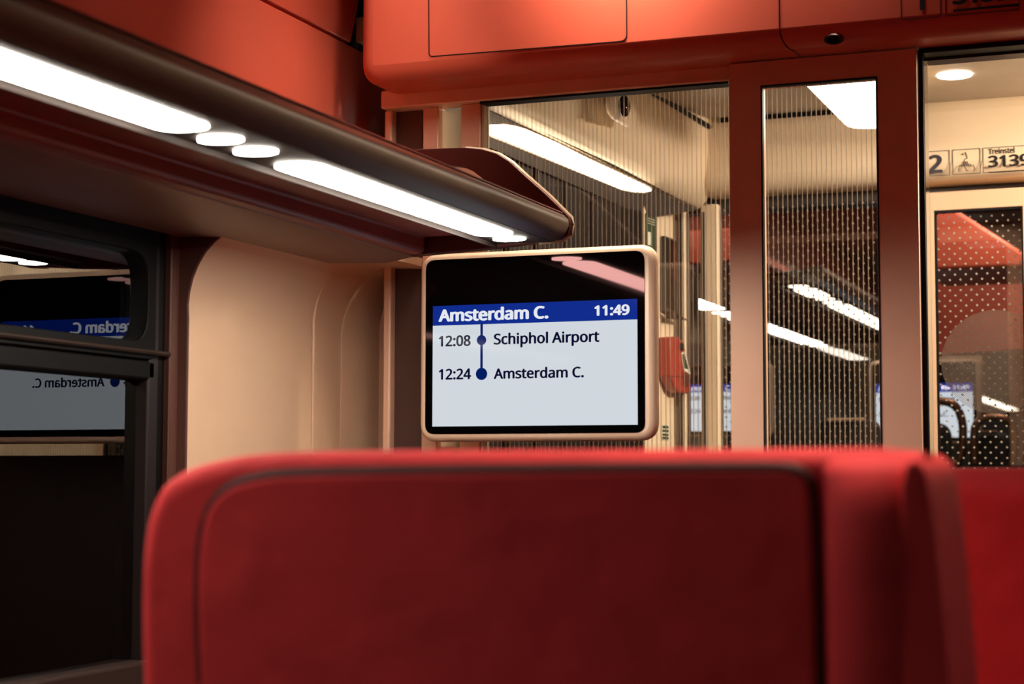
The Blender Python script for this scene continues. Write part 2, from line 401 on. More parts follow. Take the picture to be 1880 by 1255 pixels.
lam = [(l1a, l1b), (l1a-.10, l1a-.035), (l1a-.21, l1a-.145), (l1a-.25-.55, l1a-.25), (d1-w*.43, d1+w*.43), (d2-w*.43, d2+w*.43), (l2a, l2b), (d3-w*.43, d3+w*.43)]
print('lamps', lam, 'YE', YE, 'zu', zu, 'zs', zs)
rk = make_rack('luggage_rack', -2.55, YE, lam)
tag(rk, 'long overhead luggage rack above the near window, with bronze light bar and glowing oblong lamps', 'luggage rack', 'luggage racks')
rk2 = make_rack('luggage_rack', -2.55, YE, lam[:1]+lam[3:], mir=True, wallx=XR-.003, lamp=LAMPA)
tag(rk2, 'matching luggage rack along the right-hand side wall, facing the window across the seats', 'luggage rack', 'luggage racks')

# coat hook under the cove
hk = empty('coat_hook', PX(280, 372, XL+.02)); tag(hk, 'small curved coat hook hanging above the dark window', 'hook')
p0 = PX(272, 372, XL-.01); bm = NB(); box(bm, p0.x-.02, p0.x+.012, p0.y-.012, p0.y+.012, p0.z-.02, p0.z+.03); finish('hook_plate', bm, mat('hook_brown', (96, 60, 54), .4), hk, bevel=.004)
bm = NB(); tube(bm, [p0+Vector((.012, 0, .0)), p0+Vector((.03, .003, -.016)), p0+Vector((.05, .006, -.018)), p0+Vector((.06, .008, -.004)), p0+Vector((.06, .009, .012))], .007); finish('hook_arm', bm, mat('hook_brown2', (130, 86, 80), .3), hk)

# ------------------------------------------------------------------ overhead panel (bulkhead)
YB = 2.93
xb0 = PY(656, 80, YB).x
bm = NB(); ext(bm, rpoly([(xb0, zu), (XR, zu), (XR, ZC), (xb0, ZC)], [.045, 0, 0, 0], 8), YB, 3.07)
bh = struct(finish('wall_overhead', bm, RED, bevel=.034, seg=6))
def strip_xz(bm, pts, Y, w=.0016, d=.0012):
    for a, b in zip(pts, pts[1:]):
        a, b = Vector(a), Vector(b); t = (b-a).normalized(); s = Vector((-t.z, 0, t.x))*w/2
        prism(bm, [a-s, b-s, b+s, a+s], (0, -d, 0))
    return bm
z_ = lambda px, py: PY(px, py, YB)
hpts = rpoly([(z_(787, -40).x, z_(787, -40).z), (z_(788, 104).x, z_(788, 104).z), (z_(1151, 75).x, z_(1151, 75).z), (z_(1150, -60).x, z_(1150, -60).z)], [0, .008, .014, 0])
bm = NB(); strip_xz(bm, [(p[0], YB+.0003, p[1]) for p in hpts], YB); finish('hatch_gap', bm, BLACK, bh)
xs_ = z_(1431, 20).x
bm = NB()
prev = [(xs_, YB, ZC-.01), (xs_, YB, zu+.036)]
for k in range(1, 8):
    t = k/7*math.pi/2; prev.append((xs_+.016*(1-math.cos(t)), YB+.034*(1-math.cos(t)), zu+.034*(1-math.sin(t))))
prev.append((xs_+.02, YB+.1, zu))
for a, b in zip(prev, prev[1:]): tube(bm, [a, b], .0012, 6)
finish('panel_gap', bm, BLACK, bh)
# signs on it (right): 1 and 3139
def frame_sign(name, X0, X1, Zt, Zb, Y, m, parent, w=.0012):
    bm = NB(); strip_xz(bm, [(X0, Y, Zt), (X0, Y, Zb), (X1, Y, Zb), (X1, Y, Zt), (X0, Y, Zt)], Y, w, .0006); return finish(name, bm, m, parent, smooth=False)
def zat(px, py, Y): return PY(px, py, Y).z
zsb = zat(1690, 34, YB); x0, x1 = z_(1654.5, 20).x, z_(1727, 20).x
zst = zsb+.085
s1 = empty('class_sign', (x0+.04, YB, zsb)); tag(s1, 'figure 1 in a thin square outline, on the red panel over the door', 'sign')
frame_sign('outline', x0, x1, zst, zsb, YB-.0003, INK, s1)
text_on('numeral', '1', (x0+.022, YB-.0008, zsb+.012), (x1-.026, YB-.0008, zsb+.012), (x0+.022, YB-.0008, zsb+.072), INK, s1, .03)
x0, x1 = z_(1736, 20).x, z_(1871, 20).x
s2 = empty('train_number_sign', (x0+.06, YB, zsb)); tag(s2, 'underlined train set number in a thin outline on the red overhead panel', 'sign')
frame_sign('outline', x0, x1, zst, zsb, YB-.0003, INK, s2)
text_on('numerals', '3139', (z_(1749, 20).x, YB-.0008, zsb+.016), (z_(1856, 20).x, YB-.0008, zsb+.016), (z_(1749, 20).x, YB-.0008, zsb+.05), INK, s2, .055)
bm = NB(); strip_xz(bm, [(z_(1750, 20).x, YB-.0003, zsb+.008), (x1, YB-.0003, zsb+.008)], YB, .004, .0006); finish('underline', bm, INK, s2)
text_on('caption', 'Treinstel', (z_(1749, 20).x, YB-.0008, zsb+.06), (z_(1825, 20).x, YB-.0008, zsb+.06), (z_(1749, 20).x, YB-.0008, zsb+.075), INK, s2, .02)
# sensor
sc = PY(1533, 82, YB+.02); se = empty('door_sensor', (sc.x, sc.y, zu)); tag(se, 'small round dark sensor set in the lower edge of the red overhead panel', 'sensor')
nn = Vector((0, -.6, -.8)).normalized(); uu = Vector((1, 0, 0)); vv = nn.cross(uu)
c_ = Vector((sc.x, YB+.011, zu+.009))
bm = NB(); disc(bm, c_-nn*.002, uu, vv, .017, .011, nn*.006); finish('sensor_rim', bm, mat('sensor_brown', (70, 40, 34), .2, metal=.5), se, bevel=.001)
bm = NB(); disc(bm, c_, uu, vv, .011, .007, nn*.006); finish('sensor_lens', bm, BEZEL, se, bevel=.001)

# ------------------------------------------------------------------ partition
def X3(px, Y=YP): return PY(px, 450, Y).x
wf = empty('wall_front', (-1, YP, 0)); struct(wf)
bm = NB(); box(bm, X3(705), X3(1340)+.03, 3.04, 3.09, zg, zu+.01); finish('header_beam', bm, FRAME, wf, bevel=.003)
bm = NB(); box(bm, X3(704), X3(718), YP, YP+.04, 0, zg); finish('post', bm, FRAME, wf, bevel=.004)
bm = NB(); box(bm, X3(718), X3(775), YP+.02, YP+.04, 0, zg); finish('infill_panel', bm, mat('infill_brown', (84, 57, 49), .5), wf)
bm = NB(); box(bm, X3(775), X3(804), YP, YP+.04, 0, zg); finish('post', bm, FRAME, wf, bevel=.003)
bm = NB(); box(bm, X3(845), X3(882), YP, YP+.04, 0, zg); finish('post', bm, FRAME, wf, bevel=.003)
bm = NB(); box(bm, X3(883.5), X3(887), YP+.002, YP+.03, 0, zg); finish('metal_edge', bm, CHROME, wf)
bm = NB(); box(bm, X3(803), X3(846), YP+.01, YP+.03, 0, 1.25); finish('infill_panel', bm, FRAME, wf)
bm = NB(); box(bm, X3(803), X3(846), YP+.018, YP+.022, 1.25, zg-.006); finish('gap_glow_sheet', bm, GAPGLOW, wf, smooth=False)  # sheet added across the open gap so it looks lit from behind
bm = NB(); box(bm, X3(884), X3(1342), YP-.012, YP+.02, zg-.004, zg+.001); finish('gasket', bm, BLACK, wf)
w2 = empty('window_2', (-1.1, YP+.02, .3)); struct(w2)
bm = NB(); box(bm, X3(887), X3(1345), YP+.018, YP+.024, .3, zg); finish('ribbed_pane', bm, RIB, w2, smooth=False)
bm = NB(); box(bm, X3(882), X3(1345), YP, YP+.04, 0, .3); finish('lower_panel', bm, FRAME, w2)
bm = NB(); box(bm, XL, X3(1352), YP-.014, YP-.001, 0, 1.235); finish('kick_panel', bm, mat('kick_brown', (40, 28, 26), .6), wf)
# sliding door leaf
YD = 3.01
dl = empty('door_1', (X3(1510, YD), YD, 0)); struct(dl)
xl0, xl1, xg0, xg1 = X3(1340, YD), X3(1688, YD), X3(1400, YD), X3(1614, YD)
zgt = zat(1500, 150, YD)
bm = NB()
ringprism(bm, [(xl0, YD, .02), (xl1, YD, .02), (xl1, YD, zu-.003), (xl0, YD, zu-.003)], [(xg0, YD, .35), (xg1, YD, .35), (xg1, YD, zgt), (xg0, YD, zgt)], (0, .034, 0))
finish('door_leaf', bm, FRAME, dl, bevel=.003)
bm = NB(); box(bm, xg0-.01, xg1+.01, YD+.012, YD+.018, .34, zgt+.01); finish('ribbed_pane', bm, RIB, dl, smooth=False)
bm = NB(); ringprism(bm, [(xg0-.001, YD-.001, .348), (xg1+.001, YD-.001, .348), (xg1+.001, YD-.001, zgt+.001), (xg0-.001, YD-.001, zgt+.001)],
   [(xg0+.002, YD-.001, .352), (xg1-.002, YD-.001, .352), (xg1-.002, YD-.001, zgt-.002), (xg0+.002, YD-.001, zgt-.002)], (0, .012, 0)); finish('pane_gasket', bm, BLACK, dl)
bm = NB(); box(bm, xl0-.002, xl1-.003, YD-.004, YD+.036, .02, 1.225); finish('kick_panel', bm, MATS['kick_brown'], dl)
# black door surround
zdt = zat(1700, 103, 3.05)
df = empty('door_2', (X3(1700), 3.04, 0)); struct(df)
bm = NB(); box(bm, xl1+.001, X3(1702, 3.04), 3.025, 3.07, 0, zu-.001); finish('door_jamb', bm, BLACK, df, bevel=.002)
bm = NB(); box(bm, X3(1700.5, 3.04), X3(1703, 3.04), 3.03, 3.075, 0, zdt); finish('jamb_edge', bm, SMOKE, df)
bm = NB(); box(bm, X3(1702, 3.04), .45, 3.025, 3.07, zdt, zu-.001); finish('door_lintel', bm, BLACK, df, bevel=.002)
bm = NB(); box(bm, .45, XR, 3.025, 3.07, 0, zu-.001); finish('side_infill', bm, FRAME, df)
bm = NB(); box(bm, X3(1703), .45, 3.07, 3.108, zdt-.004, zdt+.03); finish('lintel_soffit', bm, GREYD, df)
bm = NB(); box(bm, -1.475, -1.455, 3.105, 3.34, 0, ZC); box(bm, -1.66, -1.475, 3.345, 3.36, 0, ZC); struct(finish('wall_light_baffle', bm, MATS['wall_brown']))  # added baffle and closing wall, keep vestibule light off the left wall
bm = NB(); box(bm, -1.45, 1.4, 3.075, 3.12, zu, ZC+.05); struct(finish('wall_between', bm, GREYD))

# ------------------------------------------------------------------ information screen
YS = 2.93
S = lambda px, py, d=0: PY(px, py, YS)+Vector((0, -d, 0))
tl, br = PY(770, 468, YS), PY(1208, 809, YS)
def make_screen(name, X0, X1, Z0, Z1, Y, sc_=1.0, full=True):
    """X0.. outer casing; the picture is placed by fractions measured on the near screen"""
    W, H = X1-X0, Z1-Z0
    root = empty(name, ((X0+X1)/2, Y+.03*sc_, Z0))
    r = .034*sc_
    bm = NB(); ext(bm, rpoly(rect(X0, X1, Z0, Z1), r, 8), Y, Y+.03*sc_); finish('casing', bm, SCRFR, root, bevel=.013*sc_, seg=5)
    bm = NB(); ext(bm, rpoly(rect(X0+.014*sc_, X1-.020*sc_, Z0+.014*sc_, Z1-.012*sc_), r*.55, 6), Y-.0012*sc_, Y+.01*sc_); finish('bezel_glass', bm, BEZEL, root, smooth=False)
    return root
ZB, ZT = (zat(770, 806, YS)+zat(1208, 809, YS))/2-.002, (zat(775, 467, YS)+zat(1190, 446, YS))/2
X0s, X1s = tl.x, PY(1204, 640, YS).x
info = make_screen('information_screen', X0s, X1s, ZB, ZT, YS)
tag(info, 'large glossy travel information screen in a champagne casing, showing stops to Amsterdam C.', 'screen')
YF = YS-.0012
def Q(px, py): return PY(px, py, YF)
xa, xb = Q(794.5, 670).x, Q(1170.5, 665).x
ztp, zmd, zbt = (Q(795, 562).z+Q(1170, 548).z)/2, (Q(795, 598).z+Q(1170, 586).z)/2, (Q(795, 783).z+Q(1170, 779).z)/2
def picture(parent, xa, xb, zbt, zmd, ztp, Y, k=1.0, words=True):
    bm = NB(); box(bm, xa, xb, Y-.0006*k, Y+.002*k, zbt, zmd); finish('picture', bm, SW, parent, smooth=False)
    bm = NB(); box(bm, xa, xb, Y-.0006*k, Y+.002*k, zmd, ztp); finish('header_band', bm, SB, parent, smooth=False)
picture(info, xa, xb, zbt, zmd, ztp, YF)
YT = YF-.0010
def words_on(parent, f, YT, k=1.0):
    def tx(nm, s, x0, x1, yb, yt, m, bold):
        mx_ = (x0+x1)/2
        zb, zt_ = f(mx_, yb)[1], f(mx_, yt)[1]; a, b = f(x0, yb)[0], f(x1, yb)[0]
        text_on(nm, s, (a, YT, zb), (b, YT, zb), (a, YT, zt_), m, parent, bold, .0002*k, (0, -1, 0))
    tx('title_lettering', 'Amsterdam C.', 805, 1007, 588.5, 562.5, ST, .045)
    tx('clock_lettering', '11:49', 1091, 1156, 579.5, 558.5, ST, .045)
    tx('time_lettering', '12:08', 805.5, 864, 636, 615, SK, .03)
    tx('stop_lettering', 'Schiphol Airport', 906.5, 1100.5, 636.5, 608, SK, .03)
    tx('time_lettering', '12:24', 805.5, 865, 697, 676, SK, .03)
    tx('stop_lettering', 'Amsterdam C.', 906.5, 1072, 694.5, 673, SK, .03)
    for yy, r in ((624, 8.6), (686, 10.4)):
        c = f(884, yy); rr = abs(f(884+r, yy)[0]-c[0])
        bm = NB(); disc(bm, (c[0], YT+.0003*k, c[1]), (1, 0, 0), (0, 0, 1), rr, rr, (0, -.0005*k, 0)); finish('route_dot', bm, SN, parent, smooth=False)
    a, b = f(882, 590), f(886, 686)
    bm = NB(); box(bm, a[0], b[0], YT, YT+.0008*k, b[1], f(884, 594)[1]); finish('route_line', bm, SN, parent, smooth=False)
words_on(info, lambda x, y: (lambda p: (p.x, p.z))(PY(x, y, YT)), YT)
bm = NB(); ext(bm, rect(X0s+.1, X1s-.1, ZB+.1, ZT-.08), YS+.028, YP-.002); finish('wall_mount', bm, BLACK, info)
bm = NB(); box(bm, X3(830), X3(845), YP, YP+.02, 1.15, 1.27); 
bm.free()

# ------------------------------------------------------------------ seats
def seat_back(root, out, inn, Y, th, hinged=None):
    pass
def lean(bm, Y, ztop, k=.2):
    for v in bm.verts: v.co.y += (ztop-v.co.z)*k
    return bm
def make_seat(name, out, inn, Y, th=.15, k=.2):
    """out / inn: outlines (x,z) of backrest and of the stitched back panel, seen from behind"""
    xs = [p[0] for p in out]; cx = (min(xs)+max(xs))/2; wd = max(xs)-min(xs)
    root = empty(name, (cx, Y+.3, 0))
    zt_ = max(p[1] for p in out)
    bm = lean(ext(NB(), out, Y, Y+th), Y, zt_, k); finish('backrest', bm, REDSEAT, root, bevel=.056, seg=9, ang=60)
    bm = lean(ext(NB(), inn, Y-.005, Y+.03), Y, zt_, k); finish('back_panel', bm, REDSEAT, root, bevel=.0048, seg=5, ang=60)
    bm = lean(tube(NB(), [(p[0], Y+.001, p[1]) for p in inn], .0052, 8), Y, zt_, k); finish('panel_groove', bm, mat('groove_shade', (70, 14, 16), .6), root)  # dark tube stands for the shaded groove around the panel
    bm = NB(); ext(bm, rpoly(rect(cx-wd*.45, cx+wd*.45, .30, .46), .04), Y+th+.13, Y+th+.55); finish('seat_cushion', bm, REDSEAT, root, bevel=.03, seg=4)
    bm = NB(); box(bm, cx-wd*.3, cx+wd*.3, Y+.3, Y+.62, .24, .31); finish('seat_frame', bm, GREYD, root, bevel=.01)
    for s in (-1, 1):
        bm = NB(); box(bm, cx+s*wd*.22-.03, cx+s*wd*.22+.03, Y+.36, Y+.54, 0, .25); finish('leg', bm, GREYD, root, bevel=.008)
    return root
Y1 = 1.15
ZT1 = PY(1200, 822, Y1).z
g = lambda px, py: (lambda p: (p.x, p.z))(PP(px, py, Vector((0, Y1, ZT1)), Vector((0, 1, .2))))
out = [(250, 1255), (247, 1120), (249, 1030), (257, 960), (270, 920), (290, 885), (325, 862), (370, 847), (430, 835), (500, 829), (600, 826.5), (900, 825.5), (1200, 824), (1500, 822), (1590, 821), (1640, 823), (1675, 829), (1697, 845), (1708, 868), (1718, 930), (1732, 1060), (1750, 1255)]
def smooth_poly(pts, it=2):
    for _ in range(it):
        n = [pts[0]]
        for a, b in zip(pts, pts[1:]): n += [(a[0]*.75+b[0]*.25, a[1]*.75+b[1]*.25), (a[0]*.25+b[0]*.75, a[1]*.25+b[1]*.75)]
        n.append(pts[-1]); pts = n
    return pts
inn = [(372, 1255), (366, 1120), (368, 1010), (380, 945), (400, 912), (430, 890), (480, 876), (540, 870), (800, 866), (1100, 863), (1400, 861), (1450, 862), (1478, 872), (1490, 892), (1496, 960), (1500, 1100), (1504, 1255)]
def downto(pts2, z): return pts2 + [(pts2[-1][0]+.0, z), (pts2[0][0], z)]
seatA = make_seat('passenger_chair', downto([g(*p) for p in smooth_poly(out)], .34), downto([g(*p) for p in smooth_poly(inn)], .40), Y1)
tag(seatA, 'broad red upholstered seat back filling the bottom of the view, nearest the camera', 'seat', )
# raised side bolster on the right edge of the near seat
bl = [(1600, 1255), (1612, 1080), (1640, 930), (1668, 868), (1690, 852), (1704, 870), (1716, 935), (1731, 1060), (1749, 1255)]
bm = NB(); ext(bm, downto([g(*p) for p in smooth_poly([(1668, 1255), (1664, 1080), (1660, 950), (1662, 880), (1676, 842), (1696, 846), (1708, 870), (1719, 935), (1733, 1060), (1751, 1255)])], .40), Y1-.022, Y1+.08)
lean(bm, Y1, max(g(*p)[1] for p in out))
finish('side_bolster', bm, REDSEAT, seatA, bevel=.016, seg=5, ang=60)
# rounded side wing, swelling out below its top edge
NU, NV = 18, 26; bm = NB(); grid = []; bk = []
O_, N_ = Vector((0, Y1, ZT1)), Vector((0, 1, .2))
for a in range(NU+1):
    u = a/NU; col = []; cb = []
    for b in range(NV+1):
        v = b/NV; py = 829+(1262-829)*v**1.3
        L_ = 1512+6*v; R_ = (1690+ (py-829)*.13); px = L_+(R_-L_)*u
        d = .034*math.sin(min(1, v*1.7)*math.pi/2)*(1-.35*v)*max(0, math.sin(math.pi*min(1, max(0, u))))**.5
        p = PP(px, py, O_, N_); col.append(bm.verts.new((p.x, p.y+.012-d-.012*min(1, v*8), p.z))); cb.append(bm.verts.new((p.x, p.y+.06, p.z)))
    grid.append(col); bk.append(cb)
for a in range(NU):
    for b in range(NV):
        bm.faces.new((grid[a][b], grid[a+1][b], grid[a+1][b+1], grid[a][b+1])); bm.faces.new((bk[a][b], bk[a][b+1], bk[a+1][b+1], bk[a+1][b]))
for a in range(NU):
    bm.faces.new((grid[a][0], bk[a][0], bk[a+1][0], grid[a+1][0])); bm.faces.new((grid[a][NV], grid[a+1][NV], bk[a+1][NV], bk[a][NV]))
for b in range(NV):
    bm.faces.new((grid[0][b], grid[0][b+1], bk[0][b+1], bk[0][b])); bm.faces.new((grid[NU][b], bk[NU][b], bk[NU][b+1], grid[NU][b+1]))
finish('side_wing', bm, REDSEAT, seatA, ang=60)
Y1b = 1.92
g2 = lambda px, py: (lambda p: (p.x, p.z))(PY(px, py, Y1b))
xA = g2(1640, 900)[0]; zA = g2(1800, 858)[1]
o_ = rpoly([(xA, .34), (xA+.62, .34), (xA+.60, zA), (xA+.02, zA)], [0, 0, .09, .05], 8)
i_ = rpoly([(xA+.06, .40), (xA+.54, .40), (xA+.53, zA-.34), (xA+.07, zA-.34)], [0, 0, .07, .05], 8)
seatB = make_seat('passenger_chair', o_, i_, Y1b, k=.36)
tag(seatB, 'red seat back at the right edge, in the row beyond the nearest seat', 'seat')

# ------------------------------------------------------------------ vestibule
YV = 4.15
zvc = zat(1700, 193, YV)
V = lambda px, py, Y: PY(px, py, Y)
struct(finish('ceiling_vestibule', box(NB(), -1.7, 1.4, 3.12, 4.2, zvc, zvc+.05), CEIL))
def X4(px, Y=YV): return PY(px, 450, Y).x
# beige cove along the left of the vestibule, rolled at the bottom
near = [(1001, 55), (992, 100), (975, 140), (948, 172), (925, 187), (900, 196), (893, 199)]
far = [(1311, 240), (1312, 285), (1309, 325), (1303, 352), (1296, 370), (1288, 380), (1281, 384)]
An = [V(x, y, 3.325) for x, y in near]; Bf = [V(x, y, YV+.01) for x, y in far]
An = [Vector((An[0].x, 3.325, zvc+.02))]+An+[Vector((-1.385, 3.325, An[-1].z+.02)), Vector((-1.385, 3.325, zvc+.02))]
Bf = [Vector((Bf[0].x, YV+.01, zvc+.02))]+Bf+[Vector((-1.4, YV+.01, Bf[-1].z+.05)), Vector((-1.4, YV+.01, zvc+.02))]
tb = (3.325-3.115)/(YV+.01-3.325)
An = [a+(a-b)*tb for a, b in zip(An, Bf)]
struct(finish('wall_cove', loft(NB(), An, Bf), CREAM, ang=60))
# black joint between ceiling and cove
bm = NB(); tube(bm, [An[1]+Vector((.004, 0, .0)), Bf[1]+Vector((.004, -.01, 0))], .006, 6)
struct(finish('trim_8', bm, BLACK))
# sloping lamp panel under the cove and its lamp
nA, nB_ = V(893, 199, 3.33), V(880, 262, 3.33); fA, fB = V(1281, 384, YV), V(1215, 400, YV)
cvl = empty('vestibule_lamp', V(1040, 290, 3.7))
Ao, Bo, Co = V(893, 199, 3.325)+Vector((0, 0, -.002)), V(880, 262, 3.325), V(1281, 384, YV)+Vector((0, 0, -.002))
pn = (Bo-Ao).cross(Co-Ao).normalized()
if pn.z > 0: pn = -pn
def onp(pts, off=0): return [PP(x, y, Ao, pn)+pn*off for x, y in pts]
pan = [Ao+(Ao-Co)*.24, Co, onp([(1190, 400)])[0], Bo+(Bo-onp([(1190, 400)])[0])*.24]
bm = NB(); prism(bm, pan, -pn*.01); finish('lamp_panel', bm, GREYD, cvl)
lens = [(880, 238), (884, 231), (900, 229), (925, 229), (945, 232), (965, 238), (1020, 262), (1080, 292), (1140, 320), (1180, 339), (1193, 346), (1194, 350), (1180, 352), (1160, 351), (1140, 347), (1060, 314), (990, 285), (930, 260), (890, 244)]
bm = NB(); prism(bm, onp(lens, .003), -pn*.002); finish('lamp_diffuser', bm, LAMPC, cvl, smooth=False)
cc = Vector((sum(p[0] for p in lens)/len(lens), sum(p[1] for p in lens)/len(lens)))
lo = [(cc.x+(p[0]-cc.x)*1.02, p[1]+(2.5 if p[1] > 231+ (p[0]-925)*.43+6 else -2.5)) for p in lens]
bm = NB(); prism(bm, onp(lo, .0015), -pn*.002); finish('lamp_rim', bm, CHROME, cvl, smooth=False)
tag(cvl, 'long tapered lamp glowing behind the ribbed glass, beneath the cream cove', 'lamp')
# outer door (dark) and side wall
bm = NB(); a, b = V(886, 262, 3.33), V(1184, 420, 3.93)
prism(bm, [(a.x-.02, a.y, 0), (b.x-.005, b.y, 0), (b.x-.06, b.y, 0), (a.x-.08, a.y, 0)], (0, 0, V(1100, 320, 3.9).z+.06)); struct(finish('door_3', bm, DARKDOOR))
bm = NB()
for k in range(1, 6):
    t = k/6; p = a.lerp(b, t); box(bm, p.x-.016, p.x-.006, p.y-.004, p.y+.004, .1, V(1100, 330, 3.9).z)
struct(finish('trim_9', bm, mat('door_rib', (60, 50, 46), .3)))
w0, w1 = V(1183, 500, 3.93), V(1236, 500, 4.14)
zsw = V(1200, 368, 4.0).z
bm = NB(); prism(bm, [(w0.x, w0.y, 0), (w1.x, w1.y, 0), (w1.x-.1, w1.y, 0), (w0.x-.1, w0.y, 0)], (0, 0, zsw)); struct(finish('wall_vestibule', bm, CREAM))
dW = Vector((w1.x-w0.x, w1.y-w0.y, 0)).normalized(); nW = Vector((dW.y, -dW.x, 0))
def onw(pts, off=0): return [PP(x, y, w0, nW)+nW*off for x, y in pts]
nt_ = empty('notice', onw([(1194, 430)])[0]); tag(nt_, 'narrow dark green notice on the cream wall behind the ribbed glass', 'notice')
bm = NB(); prism(bm, onw([(1184, 391), (1204, 399), (1204, 462), (1184, 462)], .001), nW*.002); finish('board', bm, GREEN, nt_)
bm = NB()
for yy in (400, 404.5, 409): prism(bm, onw([(1187, yy), (1200, yy+4), (1200, yy+5), (1187, yy+1)], .003), nW*.0006)
prism(bm, onw([(1187, 425), (1193, 427), (1193, 450), (1187, 450)], .003), nW*.0006)
finish('printed_lines', bm, WHITE, nt_)
ms = empty('framed_display', onw([(1222, 580)])[0]); tag(ms, 'tall narrow dark framed display case on the vestibule wall above the red extinguisher', 'display')
bm = NB(); prism(bm, onw([(1211, 433), (1233, 441), (1233, 583), (1211, 570)], .002), nW*.012); finish('dark_frame', bm, GREYD, ms, bevel=.002)
bm = NB(); prism(bm, onw([(1214, 438), (1231, 445), (1231, 575), (1214, 563)], .014), nW*.001); finish('display_face', bm, SMOKE, ms)
bm = NB(); prism(bm, onw([(1210, 572), (1234, 585), (1238, 589), (1212, 585)], .014), nW*.02); finish('leaflet_tray', bm, SMOKE, ms)
ex_ = empty('fire_extinguisher', onw([(1228, 720)])[0]); tag(ex_, 'red fire extinguisher cover with white label, right of the big screen', 'fire extinguisher')
bm = NB(); prism(bm, onw([(1208, 619), (1222, 618), (1230, 624), (1237, 642), (1244, 672), (1247, 700), (1247, 718), (1241, 722), (1226, 721), (1217, 712), (1208, 690)], .001), nW*.03); finish('cover', bm, EXTRED, ex_, bevel=.004)
bm = NB(); prism(bm, onw([(1228, 648), (1235, 645), (1244, 684), (1244, 688), (1232, 680)], .031), nW*.002); finish('label', bm, WHITE, ex_)
bm = NB(); prism(bm, onw([(1229, 651), (1233, 650), (1240, 678), (1233, 676)], .033), nW*.001); finish('label_print', bm, GREEN, ex_)
bm = NB(); c_ = onw([(1227, 637)], .03)[0]; disc(bm, c_, dW, (0, 0, 1), .010, .010, nW*.008, 16); finish('gauge', bm, BLACK, ex_, bevel=.001)
bm = NB(); prism(bm, onw([(1231, 684), (1242, 688), (1246, 700), (1240, 712), (1232, 708)], .031), nW*.001); finish('recess', bm, PLATE, ex_)
bm = NB(); prism(bm, onw([(1208, 690), (1231, 692), (1231, 693.2), (1208, 691.2)], .031), nW*.0012); finish('cover_joint', bm, BLACK, ex_)
es = empty('exit_sticker', onw([(1221, 806)])[0]); tag(es, 'tiny green exit sticker low on the vestibule wall beneath the extinguisher', 'sticker')
bm = NB(); prism(bm, onw([(1213, 779), (1227, 780), (1227, 808), (1213, 806)], .001), nW*.001); finish('border', bm, WHITE, es)
bm = NB()
for yy in (781, 788, 795, 801): prism(bm, onw([(1214.5, yy), (1225.5, yy+.8), (1225.5, yy+5.2), (1214.5, yy+4.4)], .002), nW*.001)
finish('green_fields', bm, GREEN, es)
# security camera on the cove
sv = V(1134, 200, 3.62); svc = empty('security_camera', sv); tag(svc, 'white security camera with dark dome lens, high on the cream cove', 'camera')
Pc = lambda pts, Y: [V(x, y, Y) for x, y in pts]
cap = [(1112, 160), (1140, 160), (1146, 180), (1146, 200), (1140, 213), (1130, 220), (1120, 217), (1112, 203), (1110, 185)]
bm = NB(); prism(bm, Pc(cap, 3.57), (0.0, .10, 0)); finish('housing', bm, CREAM, svc, bevel=.008, seg=4)
bm = NB(); bmesh.ops.create_uvsphere(bm, u_segments=20, v_segments=12, radius=.5, matrix=Matrix.Translation(V(1146, 195, 3.56)) @ Matrix.Diagonal((.026, .04, .048, 1))); finish('dome_lens', bm, BEZEL, svc)

# cream bulkhead over the far vestibule doors
YQ = 4.12
zq = zat(1500, 352, YQ+.05)
xq0 = PY(1312, 300, YQ).x
bm = NB(); ext(bm, rect(xq0-.06, 1.2, zq, zvc+.02), YQ, YQ+.16); wq = struct(finish('wall_vestibule_overhead', bm, CREAM, bevel=.045, seg=6))
bm = NB(); box(bm, X4(1322, YQ), X4(1620, YQ), YQ-.002, YQ+.01, zvc-.012, zvc-.001); 
struct(finish('trim_10', bm, BLACK))
bm = NB(); box(bm, xq0-.25, 1.2, YQ+.08, YQ+.14, zat(1500, 379, 4.2), zq+.01); struct(finish('trim_11', bm, GREYD))
# signs on the cream bulkhead
SQ = lambda px, py: PY(px, py, YQ-.0004)
zb1, zt1_ = zat(1775, 319, YQ), zat(1775, 274, YQ)
def sign3(name, p0, p1, label):
    r_ = empty(name, ((SQ(p0, 300).x+SQ(p1, 300).x)/2, YQ, zb1)); tag(r_, label, 'sign')
    frame_sign('outline', SQ(p0, 300).x, SQ(p1, 300).x, zt1_, zb1, YQ-.0004, INK, r_, .0014); return r_
k2 = sign3('class_sign', 1690, 1743, 'figure 2 in a thin square outline on the cream panel above the far door')
def tq(nm, s, x0, x1, yb, yt, m, par, bold=.02):
    mx_ = (x0+x1)/2; zb = SQ(mx_, yb).z; zt_ = SQ(mx_, yt).z
    text_on(nm, s, (SQ(x0, yb).x, YQ-.0005, zb), (SQ(x1, yb).x, YQ-.0005, zb), (SQ(x0, yb).x, YQ-.0005, zt_), m, par, bold, .0004, (0, -1, 0))
tq('numeral', '2', 1704, 1731, 318.5, 283, INKB, k2, .04)
k3 = sign3('silence_sign', 1749, 1799.5, 'pictogram of a face in profile with a hand held to it, beside the figure 2')
bm = NB()
def line2(pts, r=.0009):
    tube(bm, [SQ(x, y)+Vector((0, -.0004, 0)) for x, y in pts], r, 5)
line2([(1772, 279), (1775, 286), (1776, 290), (1771, 292), (1771, 296), (1768, 299), (1770, 302), (1762, 304), (1760, 309), (1760, 314)])
line2([(1768, 299), (1773, 310), (1776, 314)]); line2([(1772, 297), (1775, 305), (1776, 296), (1778, 304), (1781, 300), (1783, 305), (1787, 302), (1789, 310), (1787, 314)])
c_ = SQ(1767.5, 283); disc(bm, c_, (1, 0, 0), (0, 0, 1), .002, .002, (0, -.001, 0), 10)
finish('pictogram', bm, INK, k3)
